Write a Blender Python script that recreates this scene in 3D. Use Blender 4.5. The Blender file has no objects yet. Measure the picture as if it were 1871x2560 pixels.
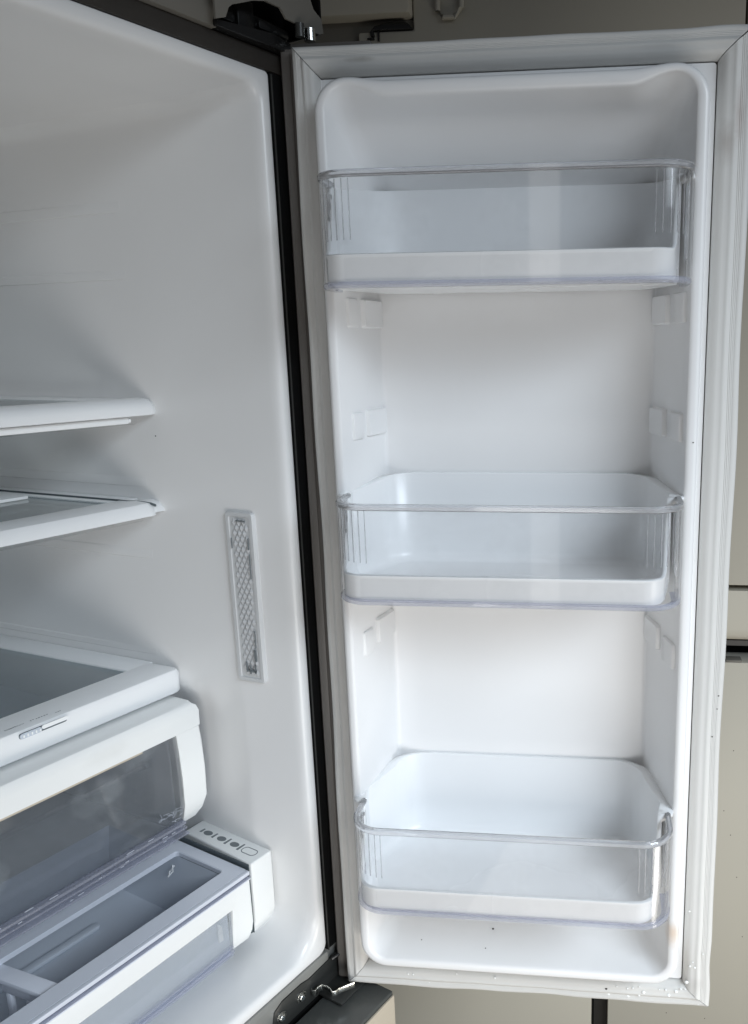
import bpy, bmesh, math, random
from math import sin, cos, pi, radians, hypot, atan2, sqrt
from mathutils import Vector, Matrix

random.seed(7)
S = bpy.context.scene
C = S.collection

# ------------------------------------------------------------------ camera
CAM_P = Vector((-0.6359, -0.6430, 0.7186))
YAW, PITCH, ROLL = 1.0412, -0.2136, -0.0102
F_PX, CX, CY, IW, IH = 2060.4, 1283.3, 1310.6, 1871.0, 2560.0
fw = Vector((cos(PITCH)*sin(YAW), cos(PITCH)*cos(YAW), sin(PITCH)))
rt = Vector((cos(YAW), -sin(YAW), 0)); up = rt.cross(fw)
rt2 = rt*cos(ROLL)+up*sin(ROLL); up2 = up*cos(ROLL)-rt*sin(ROLL)
cd = bpy.data.cameras.new('camera'); cam = bpy.data.objects.new('camera', cd); C.objects.link(cam)
cam.matrix_world = Matrix(((rt2.x, up2.x, -fw.x, CAM_P.x), (rt2.y, up2.y, -fw.y, CAM_P.y),
                           (rt2.z, up2.z, -fw.z, CAM_P.z), (0, 0, 0, 1)))
cd.sensor_fit = 'VERTICAL'; cd.sensor_height = 36.0; cd.sensor_width = 36.0
cd.lens = 36.0*F_PX/IH
cd.shift_x = (IW/2-CX)/IH; cd.shift_y = (CY-IH/2)/IH
cd.clip_start = 0.02; cd.clip_end = 60
S.camera = cam

# ------------------------------------------------------------------ world + lamps
W = bpy.data.worlds.new('World'); S.world = W; W.use_nodes = True
bg = W.node_tree.nodes['Background']
bg.inputs[0].default_value = (0.80, 0.83, 0.90, 1); bg.inputs[1].default_value = 0.078

def area(name, loc, target, sx, sy, power, col, spread=180):
    l = bpy.data.lights.new(name, 'AREA'); l.shape = 'RECTANGLE'; l.size = sx; l.size_y = sy
    l.energy = power; l.color = col; l.spread = radians(spread)
    o = bpy.data.objects.new(name, l); C.objects.link(o)
    o.location = loc
    d = Vector(target)-Vector(loc)
    o.rotation_euler = d.to_track_quat('-Z', 'Y').to_euler()
    return o
# wide daylight opening in front of the refrigerator, low and to the right of the photographer
area('opening_light', (-0.96, -1.05, -0.25), (0.08, -0.12, 0.06), 1.25, 0.55, 4.1, (1.0, 0.99, 0.975), 112)
# cool sky light falling in from above the opening
area('sky_light', (-0.55, -2.0, 1.4), (0.1, -0.2, -0.1), 1.4, 0.7, 7.5, (0.80, 0.90, 1.0), 66)
# warm light bounced up from the floor
area('floor_bounce', (-0.75, -0.85, -0.83), (-0.25, 0.0, 0.6), 1.2, 0.9, 3.0, (1.0, 0.92, 0.83))
# sunlit patch of ground off to the right, reaching past the edge of the door
area('ground_patch', (0.25, -1.75, -0.80), (0.62, -0.30, -0.25), 0.9, 0.6, 4.5, (1.0, 0.95, 0.86), 75)
# narrow upright strip of daylight behind the photographer, mirrored in the clear bin fronts
area('doorway_strip', (-2.70, -1.32, 0.45), (0.1, -0.2, 0.45), 0.13, 2.1, 0.9, (1.0, 0.98, 0.95))

vs = S.view_settings
S.display_settings.display_device = 'sRGB'
vs.view_transform = 'Standard'; vs.look = 'None'; vs.exposure = 0.0; vs.gamma = 1.0; vs.use_curve_mapping = False
S.cycles.use_denoising = True
S.cycles.max_bounces = 16; S.cycles.diffuse_bounces = 6; S.cycles.glossy_bounces = 4
S.cycles.transmission_bounces = 10; S.cycles.transparent_max_bounces = 24
S.cycles.caustics_reflective = False; S.cycles.caustics_refractive = False
S.cycles.sample_clamp_indirect = 4.0

# ------------------------------------------------------------------ materials
def nmat(name):
    m = bpy.data.materials.new(name); m.use_nodes = True
    return m, m.node_tree, m.node_tree.nodes['Principled BSDF']

def mat(name, col, rough=0.4, spec=0.5, metal=0.0, var=0.03, vscale=6.0, bump=0.0, bscale=400.0, coat=0.0,
        trans=0.0, ior=1.49, stain=None, stretch=None, rvar=0.0):
    m, nt, p = nmat(name)
    N, L = nt.nodes, nt.links
    p.inputs['Roughness'].default_value = rough
    p.inputs['Specular IOR Level'].default_value = spec
    p.inputs['Metallic'].default_value = metal
    p.inputs['Coat Weight'].default_value = coat
    p.inputs['Coat Roughness'].default_value = 0.08
    p.inputs['IOR'].default_value = ior
    p.inputs['Transmission Weight'].default_value = trans
    tc = N.new('ShaderNodeTexCoord')
    src = tc.outputs['Object']
    if stretch:
        mp = N.new('ShaderNodeMapping'); mp.inputs['Scale'].default_value = stretch
        L.new(src, mp.inputs['Vector']); src = mp.outputs['Vector']
    nz = N.new('ShaderNodeTexNoise'); nz.inputs['Scale'].default_value = vscale; nz.inputs['Detail'].default_value = 4
    L.new(src, nz.inputs['Vector'])
    mr = N.new('ShaderNodeMapRange')
    mr.inputs['From Min'].default_value = 0.1; mr.inputs['From Max'].default_value = 0.9
    mr.inputs['To Min'].default_value = 1-var; mr.inputs['To Max'].default_value = 1+var
    L.new(nz.outputs['Fac'], mr.inputs['Value'])
    mx = N.new('ShaderNodeMix'); mx.data_type = 'RGBA'; mx.blend_type = 'MULTIPLY'; mx.inputs['Factor'].default_value = 1
    mx.inputs[6].default_value = (*col, 1); L.new(mr.outputs['Result'], mx.inputs[7])
    out = mx.outputs[2]
    for st in (stain or []):          # (centre xyz, radius xyz, colour, strength)
        c, r, sc, k = st
        mp = N.new('ShaderNodeMapping'); mp.vector_type = 'POINT'
        mp.inputs['Location'].default_value = [-c[i]/r[i] for i in range(3)]
        mp.inputs['Scale'].default_value = [1/r[i] for i in range(3)]
        L.new(tc.outputs['Object'], mp.inputs['Vector'])
        ln = N.new('ShaderNodeVectorMath'); ln.operation = 'LENGTH'; L.new(mp.outputs['Vector'], ln.inputs[0])
        n2 = N.new('ShaderNodeTexNoise'); n2.inputs['Scale'].default_value = 60; n2.inputs['Detail'].default_value = 3
        L.new(tc.outputs['Object'], n2.inputs['Vector'])
        ad = N.new('ShaderNodeMath'); ad.operation = 'MULTIPLY_ADD'; L.new(n2.outputs['Fac'], ad.inputs[0])
        ad.inputs[1].default_value = 0.9; L.new(ln.outputs['Value'], ad.inputs[2])
        r2 = N.new('ShaderNodeMapRange'); r2.inputs['From Min'].default_value = 0.45; r2.inputs['From Max'].default_value = 1.4
        r2.inputs['To Min'].default_value = k; r2.inputs['To Max'].default_value = 0.0
        L.new(ad.outputs[0], r2.inputs['Value'])
        m2 = N.new('ShaderNodeMix'); m2.data_type = 'RGBA'; L.new(r2.outputs['Result'], m2.inputs['Factor'])
        L.new(out, m2.inputs[6]); m2.inputs[7].default_value = (*sc, 1); out = m2.outputs[2]
    L.new(out, p.inputs['Base Color'])
    if rvar > 0:
        n4 = N.new('ShaderNodeTexNoise'); n4.inputs['Scale'].default_value = 5; n4.inputs['Detail'].default_value = 3; n4.inputs['Roughness'].default_value = 0.5
        L.new(tc.outputs['Object'], n4.inputs['Vector'])
        r4 = N.new('ShaderNodeMapRange'); r4.inputs['From Min'].default_value = 0.0; r4.inputs['From Max'].default_value = 1.0
        r4.inputs['To Min'].default_value = rough-rvar*0.5; r4.inputs['To Max'].default_value = rough+rvar
        L.new(n4.outputs['Fac'], r4.inputs['Value']); L.new(r4.outputs['Result'], p.inputs['Roughness'])
    if bump > 0:
        b = N.new('ShaderNodeBump'); b.inputs['Strength'].default_value = bump; b.inputs['Distance'].default_value = 0.0006
        n3 = N.new('ShaderNodeTexNoise'); n3.inputs['Scale'].default_value = bscale; n3.inputs['Detail'].default_value = 2
        L.new(tc.outputs['Object'], n3.inputs['Vector']); L.new(n3.outputs['Fac'], b.inputs['Height'])
        L.new(b.outputs['Normal'], p.inputs['Normal'])
    return m

def clear(name, tint, dust=0.0, dcol=(0.8, 0.8, 0.8), rough=0.03, refl=1.0, haze=0.0, dscale=14):
    """clear moulded plastic: passes light straight through, reflects by Fresnel, carries a film of dust"""
    m = bpy.data.materials.new(name); m.use_nodes = True; nt = m.node_tree; N, L = nt.nodes, nt.links
    N.remove(N['Principled BSDF']); out = N['Material Output']
    tr = N.new('ShaderNodeBsdfTransparent'); tr.inputs[0].default_value = (*tint, 1)
    gl = N.new('ShaderNodeBsdfGlossy'); gl.inputs['Roughness'].default_value = rough
    lw_ = N.new('ShaderNodeLayerWeight'); lw_.inputs['Blend'].default_value = 0.5
    pw = N.new('ShaderNodeMath'); pw.operation = 'POWER'; pw.inputs[1].default_value = 5.0; L.new(lw_.outputs['Facing'], pw.inputs[0])
    ml = N.new('ShaderNodeMath'); ml.operation = 'MULTIPLY_ADD'; ml.inputs[1].default_value = 0.85*refl; ml.inputs[2].default_value = 0.032*refl
    L.new(pw.outputs[0], ml.inputs[0])
    df = N.new('ShaderNodeBsdfDiffuse'); df.inputs[0].default_value = (*dcol, 1)
    tc = N.new('ShaderNodeTexCoord'); nz = N.new('ShaderNodeTexNoise'); nz.inputs['Scale'].default_value = dscale
    nz.inputs['Detail'].default_value = 5; L.new(tc.outputs['Object'], nz.inputs['Vector'])
    mr = N.new('ShaderNodeMapRange'); mr.inputs['From Min'].default_value = 0.5; mr.inputs['From Max'].default_value = 0.72
    mr.inputs['To Min'].default_value = haze; mr.inputs['To Max'].default_value = haze+dust
    L.new(nz.outputs['Fac'], mr.inputs['Value'])
    m1 = N.new('ShaderNodeMixShader'); L.new(mr.outputs['Result'], m1.inputs[0]); L.new(tr.outputs[0], m1.inputs[1]); L.new(df.outputs[0], m1.inputs[2])
    m2 = N.new('ShaderNodeMixShader'); L.new(ml.outputs[0], m2.inputs[0]); L.new(m1.outputs[0], m2.inputs[1]); L.new(gl.outputs[0], m2.inputs[2])
    L.new(m2.outputs[0], out.inputs['Surface'])
    return m

M = {}
M['liner'] = mat('white liner plastic', (0.80, 0.80, 0.795), 0.24, 0.5, var=0.02, bump=0.06, bscale=420, rvar=0.06)
M['doorliner'] = mat('white door liner plastic', (0.82, 0.82, 0.82), 0.28, 0.45, var=0.012, bump=0.04, bscale=500, rvar=0.05,
                     stain=[((0.371, -0.042, 0.086), (0.010, 0.02, 0.022), (0.60, 0.42, 0.26), 0.7)])
M['white'] = mat('white moulded plastic', (0.82, 0.83, 0.835), 0.32, 0.5, var=0.015, bump=0.05, bscale=700)
M['tray'] = mat('white bin plastic', (0.84, 0.85, 0.858), 0.26, 0.5, var=0.015, rvar=0.04)
M['drawerwhite'] = mat('white drawer front plastic', (0.80, 0.81, 0.80), 0.38, 0.5, var=0.02, bump=0.08, bscale=900,
                       stain=[((-0.16, 0.137, 0.298), (0.035, 0.01, 0.012), (0.62, 0.62, 0.60), 0.35)])
M['drawergrey'] = mat('bluish drawer plastic', (0.66, 0.69, 0.76), 0.34, 0.5, var=0.02)
M['basin'] = mat('smoky drawer plastic', (0.52, 0.56, 0.62), 0.4, 0.4, var=0.04, vscale=10)
M['gasket'] = mat('grey rubber seal', (0.62, 0.615, 0.595), 0.5, 0.4, var=0.035, vscale=9, bump=0.06, bscale=260, stretch=(1, 1, 0.25),
                  stain=[((0.398, 0, 0.90), (0.012, 0.05, 0.025), (0.25, 0.20, 0.17), 0.5),
                         ((0.408, 0, 0.925), (0.006, 0.05, 0.035), (0.30, 0.22, 0.19), 0.5),
                         ((0.40, 0, -0.008), (0.014, 0.05, 0.016), (0.33, 0.31, 0.29), 0.45),
                         ((0.055, 0, 0.984), (0.02, 0.05, 0.003), (0.2, 0.19, 0.17), 0.6),
                         ((0.02, 0, 0.955), (0.012, 0.05, 0.03), (0.42, 0.40, 0.37), 0.5)])
M['taupe'] = mat('dark taupe painted steel', (0.036, 0.032, 0.028), 0.5, 0.5, var=0.12, vscale=60, bump=0.35, bscale=240)
M['black'] = mat('black plastic', (0.005, 0.005, 0.005), 0.7, 0.12, var=0.1)
M['blackgloss'] = mat('black hinge plastic', (0.010, 0.010, 0.010), 0.25, 0.5, var=0.1)
M['greyframe'] = mat('grey painted steel', (0.26, 0.26, 0.245), 0.35, 0.5, var=0.05, vscale=30)
M['doorpaint'] = mat('grey brown door paint', (0.13, 0.12, 0.11), 0.42, 0.5, var=0.06)
M['cabinet'] = mat('cabinet steel', (0.22, 0.22, 0.21), 0.4, 0.5)
M['freezertop'] = mat('dark grey painted steel', (0.075, 0.078, 0.074), 0.22, 0.5, var=0.05)
M['bracket'] = mat('dark bracket steel', (0.035, 0.036, 0.034), 0.35, 0.5, var=0.1)
M['tan'] = mat('beige painted front', (0.50, 0.44, 0.35), 0.5, 0.4, var=0.05)
M['steel'] = mat('bright zinc steel', (0.72, 0.73, 0.70), 0.22, 0.5, metal=1.0, var=0.08)
M['beige'] = mat('beige panel paint', (0.50, 0.475, 0.405), 0.5, 0.35, var=0.03, vscale=3, bump=0.1, bscale=350)
M['beigedark'] = mat('shade darkened beige', (0.17, 0.16, 0.14), 0.6, 0.3, var=0.04)  # beige darkened so the shade around the hinge covers sits in the colour
M['mark'] = mat('grey printed mark', (0.09, 0.11, 0.12), 0.5, 0.3)
M['icon'] = mat('grey printed icon', (0.17, 0.19, 0.20), 0.5, 0.3)
M['ink'] = mat('worn dark ink', (0.12, 0.13, 0.14), 0.6, 0.2)
M['speck'] = mat('dark grit', (0.06, 0.055, 0.05), 0.8, 0.2)
M['drop'] = mat('milky droplet', (0.86, 0.88, 0.88), 0.08, 0.6)
M['lens'] = mat('frosted lamp lens', (0.50, 0.51, 0.52), 0.35, 0.35, var=0.04)
M['lensrim'] = mat('translucent lamp rim', (0.60, 0.61, 0.615), 0.3, 0.5)
M['clear'] = clear('clear bin plastic', (0.995, 0.995, 0.996), haze=0.006, dust=0.035, dscale=30, refl=1.0)
M['clearedge'] = mat('thick clear plastic edge', (0.955, 0.96, 0.985), 0.05, 0.5, var=0.0, trans=0.74, ior=1.49)
M['lavender'] = clear('lavender tinted clear edge', (0.93, 0.935, 0.965), haze=0.22, dust=0.05, dcol=(0.62, 0.64, 0.73), refl=1.2)
M['crisper'] = clear('dusty clear drawer plastic', (0.90, 0.905, 0.915), haze=0.04, dust=0.16, dcol=(0.52, 0.56, 0.58), dscale=16)
M['crisperin'] = clear('smoky clear drawer plastic', (0.92, 0.925, 0.94), haze=0.10, dust=0.06, dcol=(0.55, 0.58, 0.61))
M['lip'] = clear('frosty clear drawer lip', (0.85, 0.86, 0.92), haze=0.35, dust=0.1, dcol=(0.50, 0.515, 0.58), dscale=40)
M['drawerlid'] = clear('clear drawer window', (0.92, 0.925, 0.94), haze=0.24, dust=0.10, dcol=(0.62, 0.66, 0.68))
M['glass'] = clear('shelf glass', (0.86, 0.89, 0.90), haze=0.15, dust=0.04, dcol=(0.46, 0.52, 0.56), rough=0.02)
M['floor'] = mat('grey concrete floor', (0.30, 0.29, 0.27), 0.7, 0.3, var=0.12, vscale=8)

# ------------------------------------------------------------------ mesh helpers
def mk(name, verts, faces, m, parent=None, smooth=35, bevel=0.0, seg=2, inv=None, mats=None, fix=True):
    me = bpy.data.meshes.new(name)
    bm = bmesh.new()
    vs_ = [bm.verts.new(v) for v in verts]
    for f_ in faces:
        try: bm.faces.new([vs_[i] for i in f_])
        except ValueError: pass
    if fix: bmesh.ops.recalc_face_normals(bm, faces=bm.faces[:])
    if bevel > 0:
        ed = [e for e in bm.edges if len(e.link_faces) == 2 and e.calc_face_angle(0) > radians(28)]
        bmesh.ops.bevel(bm, geom=ed, offset=bevel, segments=seg, profile=0.5, affect='EDGES', clamp_overlap=True)
    bm.to_mesh(me); bm.free()
    me.materials.append(m)
    if smooth:
        me.polygons.foreach_set('use_smooth', [True]*len(me.polygons))
        me.set_sharp_from_angle(angle=radians(smooth))
    o = bpy.data.objects.new(name, me); C.objects.link(o)
    if parent is not None:
        o.parent = parent
        if inv is not None: o.matrix_parent_inverse = inv
    return o

class MB:
    """collects simple shapes into one mesh"""
    def __init__(s): s.v = []; s.f = []
    def add(s, v, f):
        k = len(s.v); s.v += [tuple(q) for q in v]; s.f += [[i+k for i in q] for q in f]; return s
    def box(s, a, b, fn=None):
        x0, y0, z0 = a; x1, y1, z1 = b
        v = [(x0, y0, z0), (x1, y0, z0), (x1, y1, z0), (x0, y1, z0), (x0, y0, z1), (x1, y0, z1), (x1, y1, z1), (x0, y1, z1)]
        if fn: v = [fn(*q) for q in v]
        return s.add(v, [(0, 3, 2, 1), (4, 5, 6, 7), (0, 1, 5, 4), (1, 2, 6, 5), (2, 3, 7, 6), (3, 0, 4, 7)])
    def prism(s, poly, fa, fb):
        """polygon (2D) placed by fa at one end and fb at the other"""
        n = len(poly); v = [fa(*q) for q in poly]+[fb(*q) for q in poly]
        return s.add(v, [tuple(range(n)), tuple(range(2*n-1, n-1, -1))]+[(i, (i+1) % n, n+(i+1) % n, n+i) for i in range(n)])
    def loft(s, rings, cap0=False, cap1=False, closed=True):
        n = len(rings[0]); v = []; f = []
        for r in rings: v += r
        for k in range(len(rings)-1):
            for i in range(n if closed else n-1):
                j = (i+1) % n; f.append((k*n+i, k*n+j, (k+1)*n+j, (k+1)*n+i))
        if cap0: f.append(tuple(range(n)))
        if cap1: f.append(tuple((len(rings)-1)*n+i for i in range(n)))
        return s.add(v, f)
    def cyl(s, c, axis, r, h, n=20, r2=None):
        a = Vector(axis).normalized(); t = a.orthogonal().normalized(); u = a.cross(t); c = Vector(c)
        r2 = r if r2 is None else r2
        A = [c+(t*cos(2*pi*i/n)+u*sin(2*pi*i/n))*r for i in range(n)]
        B_ = [c+a*h+(t*cos(2*pi*i/n)+u*sin(2*pi*i/n))*r2 for i in range(n)]
        return s.loft([A, B_], True, True)
    def tube(s, pts, r, n=8):
        pts = [Vector(p) for p in pts]; rings = []
        for i, p in enumerate(pts):
            d = (pts[min(i+1, len(pts)-1)]-pts[max(i-1, 0)]).normalized(); t = d.orthogonal().normalized(); u = d.cross(t)
            rings.append([p+(t*cos(2*pi*k/n)+u*sin(2*pi*k/n))*r for k in range(n)])
        return s.loft(rings, True, True)
    def blob(s, c, rx, ry, rz, n=8, m_=5):
        rings = []
        for k in range(1, m_):
            th = pi*k/m_
            rings.append([(c[0]+rx*sin(th)*cos(2*pi*i/n), c[1]+ry*cos(th), c[2]+rz*sin(th)*sin(2*pi*i/n)) for i in range(n)])
        return s.loft(rings, True, True)
    def make(s, name, m, parent=None, **k): return mk(name, s.v, s.f, m, parent, **k)

def rr(x0, x1, z0, z1, r, seg=8, sub=(12, 12, 12, 12)):
    """rounded rectangle ring, starting at the bottom right corner, counter-clockwise; r = (br, tr, tl, bl)"""
    if not isinstance(r, (tuple, list)): r = (r,)*4
    cs = [(x1-r[0], z0+r[0], -90, r[0]), (x1-r[1], z1-r[1], 0, r[1]), (x0+r[2], z1-r[2], 90, r[2]), (x0+r[3], z0+r[3], 180, r[3])]
    out = []
    for k, (cx, cz, a0, rad) in enumerate(cs):
        arc = [(cx+rad*cos(radians(a0+90*i/seg)), cz+rad*sin(radians(a0+90*i/seg))) for i in range(seg+1)]
        out += arc
        nx = cs[(k+1) % 4]; a1 = radians(nx[2])
        p, q = arc[-1], (nx[0]+nx[3]*cos(a1), nx[1]+nx[3]*sin(a1))
        n = sub[k]
        out += [(p[0]+(q[0]-p[0])*i/n, p[1]+(q[1]-p[1])*i/n) for i in range(1, n)]
    return out

def ss(a, b, x):
    t = max(0.0, min(1.0, (x-a)/(b-a))); return t*t*(3-2*t)

def sweep(path, prof, closed_prof=True, flip=1):
    """sweep profile (outward offset, z) along a plan path; outward = left normal * flip, mitred"""
    n = len(path); rings = []
    for i in range(n):
        p = Vector(path[i])
        d0 = (p-Vector(path[i-1])).normalized() if i > 0 else None
        d1 = (Vector(path[i+1])-p).normalized() if i < n-1 else None
        if d0 is None: d0 = d1
        if d1 is None: d1 = d0
        t = (d0+d1).normalized(); nn = Vector((-t.y, t.x))*flip
        k = 1/max(0.4, t.dot(d0))
        rings.append([(p.x+nn.x*o*k, p.y+nn.y*o*k, z) for o, z in prof])
    mb = MB(); mb.loft(rings, True, True, closed=closed_prof)
    return mb

def empty(name, loc, label, cat, group=None, rotz=0.0):
    o = bpy.data.objects.new(name, None); C.objects.link(o); o.empty_display_size = 0.1
    o.location = loc; o.rotation_euler = (0, 0, rotz)
    o['label'] = label; o['category'] = cat
    if group: o['group'] = group
    return o

def invof(o):
    return (Matrix.Translation(o.location) @ o.rotation_euler.to_matrix().to_4x4()).inverted()

# ------------------------------------------------------------------ refrigerator (the opening's lower right corner is the origin)
H = 0.98
WD = 0.1305                          # taper of the side wall
XL = -0.83                           # left edge of the opening
def wx(y): return -0.013-WD*y         # right wall surface
fridge = empty('refrigerator', (-0.4, 0.35, -0.86), 'white lined refrigerator with its right door swung wide open', 'refrigerator')
FI = invof(fridge)
def part(mb, name, m, **k): return mb.make(name, m, fridge, inv=FI, **k)

# cabinet shell round the cavity
mb = MB()
mb.box((0.0005, 0.003, -0.86), (0.0395, 0.72, 0.998)); mb.box((-0.87, 0.003, -0.86), (-0.8305, 0.72, 0.998))
mb.box((-0.829, 0.003, 0.9905), (-0.001, 0.72, 1.0)); mb.box((-0.829, 0.003, -0.86), (-0.001, 0.72, -0.012))
mb.box((-0.829, 0.69, -0.010), (-0.001, 0.718, 0.989))
part(mb, 'cabinet_shell', M['cabinet'])

# inner liner: rings running back into the cavity
def disp(y, z):
    # the wall steps outward below a soft slanted ledge, beside the drawers
    xl = -0.0245+0.03*(y-0.055)
    rec = max(0.0, xl-wx(y)) if y > 0.03 else 0.0
    t = (y-0.082)/(0.170-0.082); za = 0.3606+(0.3219-0.3606)*t          # upper soft edge
    t2 = (y-0.0377)/(0.0991-0.0377); zb = max(0.3552+(0.3107-0.3552)*t2, 0.298-0.3*max(0, y-0.1))
    if y > 0.170: za = 0.3219
    k = ss(za+0.004, min(zb, za-0.012)-0.004, z)
    return -rec*k*ss(0.03, 0.06, y)
ys = [(0.0012, 0.0, 0.0, 0.004, 0.012), (-0.0004, 0.0002, 0.0002, 0.004, 0.012), (-0.0009, 0.0010, 0.0010, 0.0045, 0.013), (-0.0010, 0.0040, 0.0050, 0.009, 0.023), (-0.0010, 0.0070, 0.0085, 0.012, 0.032), (-0.0005, 0.0090, 0.0106, 0.014, 0.036),
      (0.0006, 0.0107, 0.0123, 0.016, 0.039), (0.0022, 0.0120, 0.0136, 0.017, 0.041), (0.0045, 0.0130, 0.0145, 0.017, 0.043), (0.008, 0.0140, 0.0152, 0.017, 0.045)]
y = 0.013
while y < 0.24: ys.append((y, None, None, None, None)); y += 0.0055
while y < 0.655: ys.append((y, None, None, None, None)); y += 0.03
ys += [(0.655, None, None, None, None), (0.672, 'b', None, None, None), (0.68, 'c', None, None, None)]
rings = []
for (y, ix, iz, rt_, rb_) in ys:
    extra = 0
    if isinstance(ix, str): extra = 0.006 if ix == 'b' else 0.02; ix = None
    if ix is None: ix = 0.013+WD*y+extra; iz = 0.0155+0.0025*ss(0.0, 0.1, y)+0.01*y+extra*0.5; rt_ = 0.016; rb_ = 0.048
    zb = min(iz, 0.0165)+extra*0.5
    ring = rr(XL+ix, -ix, zb, H-iz, (rb_, rt_, rt_, rb_), 8, (150, 24, 24, 24))
    ring = [((x-disp(y, z) if x > -0.3 and y > 0.03 else x), y, z) for x, z in ring]
    rings.append(ring)
mb = MB(); mb.loft(rings, cap1=True)
part(mb, 'cavity_liner', M['liner'], smooth=60)

# front frame round the opening
mb = MB(); mb.box((-0.86, -0.0022, H+0.0005), (0.0392, 0.004, 0.9982)); part(mb, 'frame_rail', M['taupe'], bevel=0.0012)
mb = MB(); mb.box((0.0008, -0.0020, 0.0), (0.0390, 0.004, H)); part(mb, 'frame_strip', M['black'], bevel=0.001)
mb = MB(); mb.box((0.0014, -0.0036, 0.0), (0.0024, -0.0021, H-0.002)); part(mb, 'trim_strip', M['bracket'])
mb = MB(); mb.prism([(-0.86, -0.0008), (-0.001, -0.0008), (0.0005, -0.0045), (0.0005, -0.0125), (-0.034, -0.0142), (-0.046, -0.0115), (-0.076, -0.0115), (-0.089, -0.017), (-0.093, -0.034), (-0.86, -0.034)],
                    lambda x, z: (x, -0.0026, z), lambda x, z: (x, 0.0028, z)); part(mb, 'frame_sill', M['greyframe'], bevel=0.0008)
mb = MB(); mb.box((-0.86, 0.0, -0.30), (0.039, 0.0028, -0.0345)); part(mb, 'kick_panel', M['black'])

# top of the cabinet: hinge cover with its cut-out
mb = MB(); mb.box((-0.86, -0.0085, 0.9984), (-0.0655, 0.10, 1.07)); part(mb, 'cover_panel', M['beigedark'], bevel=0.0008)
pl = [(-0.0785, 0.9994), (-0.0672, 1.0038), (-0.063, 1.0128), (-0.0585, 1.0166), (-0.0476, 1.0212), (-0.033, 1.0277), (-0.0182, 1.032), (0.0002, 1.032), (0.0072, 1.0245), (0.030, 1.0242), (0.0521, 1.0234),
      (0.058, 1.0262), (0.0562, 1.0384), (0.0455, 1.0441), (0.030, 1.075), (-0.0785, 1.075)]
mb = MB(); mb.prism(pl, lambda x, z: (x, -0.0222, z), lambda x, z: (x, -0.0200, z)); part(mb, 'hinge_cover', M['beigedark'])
mb = MB(); mb.box((-0.0782, 0.03, 0.9985), (0.058, 0.034, 1.08)); mb.box((0.0565, -0.0195, 1.0262), (0.059, 0.03, 1.08)); part(mb, 'hinge_housing', M['black'])
mb = MB(); mb.box((-0.036, -0.004, 1.006), (-0.016, 0.004, 1.034)); mb.prism([(-0.036, 1.006), (-0.016, 1.006), (-0.026, 1.001)], lambda x, z: (x, -0.003, z), lambda x, z: (x, 0.003, z))
mb.box((-0.075, 0.0, 1.012), (0.03, 0.003, 1.026)); mb.box((-0.012, -0.006, 1.014), (0.026, 0.000, 1.022))
mb.prism([(-0.07, 0.9987), (0.052, 0.9987), (0.052, 1.004), (0.0, 1.012), (-0.07, 1.004)], lambda x, z: (x, -0.012, z), lambda x, z: (x, 0.02, z))
part(mb, 'hinge_bracket', M['blackgloss'], bevel=0.0012)
mb = MB(); mb.cyl((0.0205, -0.026, 1.0115), (0, 0, 1), 0.0045, 0.012, 14); part(mb, 'hinge_pin', M['bracket'])
mb = MB(); mb.cyl((0.034, -0.026, 1.0115), (0, 0, 1), 0.0055, 0.011, 14); part(mb, 'hinge_pin', M['steel'])

# raised rails moulded in the side wall
def wpt(y, z, h): return (wx(y)-h-disp(y, z), y, z)
for (z0, z1, ya) in ((0.8636, 0.8765, 0.193), (0.7940, 0.8054, 0.194), (0.5639, 0.5759, 0.195), (0.4780, 0.4905, 0.198), (0.3570, 0.3660, 0.208)):
    mb = MB(); n = 12; rings = []
    for i in range(n+1):
        y_ = ya+(0.60-ya)*i/n; k = 0.0001+0.0007*ss(0, 0.06, y_-ya)
        rings.append([wpt(y_, z0-0.002, -0.001), wpt(y_, z0, k*1.3), wpt(y_, z1-0.003, k), wpt(y_, z1, -0.0008)])
    mb.loft(rings, True, True); part(mb, 'shelf_rail', M['liner'], smooth=25)

# lamp cover on the side wall
ly0, ly1, lz0, lz1 = 0.0438, 0.0811, 0.3460, 0.5434
def lring(i, h, r): return [wpt(a, b, h) for a, b in rr(ly0+i, ly1-i, lz0+i, lz1-i, r, 5, (6, 3, 6, 3))]
mb = MB(); mb.loft([lring(0, -0.0005, 0.004), lring(0, 0.0038, 0.004), lring(0.0008, 0.0048, 0.0036), lring(0.0046, 0.0048, 0.002), lring(0.0052, 0.0036, 0.002), lring(0.0060, 0.0036, 0.002)], cap1=True)
lampc = part(mb, 'lamp_cover', M['lensrim'], smooth=40)
mb = MB(); cw, rows = 0.0066, 30; a0, b0 = ly0+0.0078, lz0+0.0085; ch = (lz1-lz0-0.017)/rows
for r_ in range(rows):
    for c_ in range(4):
        ya = a0+c_*cw+(cw/2 if r_ % 2 else 0)-cw*0.25; za = b0+r_*ch
        if ya+cw > ly1-0.006: continue
        b_ = [wpt(ya+cw/2, za-ch*0.35, 0.0038), wpt(ya+cw*0.98, za+ch/2, 0.0038), wpt(ya+cw/2, za+ch*1.35, 0.0038), wpt(ya+cw*0.02, za+ch/2, 0.0038)]
        t_ = wpt(ya+cw/2, za+ch/2, 0.0062)
        mb.add(b_+[t_], [(0, 1, 4), (1, 2, 4), (2, 3, 4), (3, 0, 4)])
o = mb.make('lens', M['lens'], lampc, smooth=0)
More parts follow.
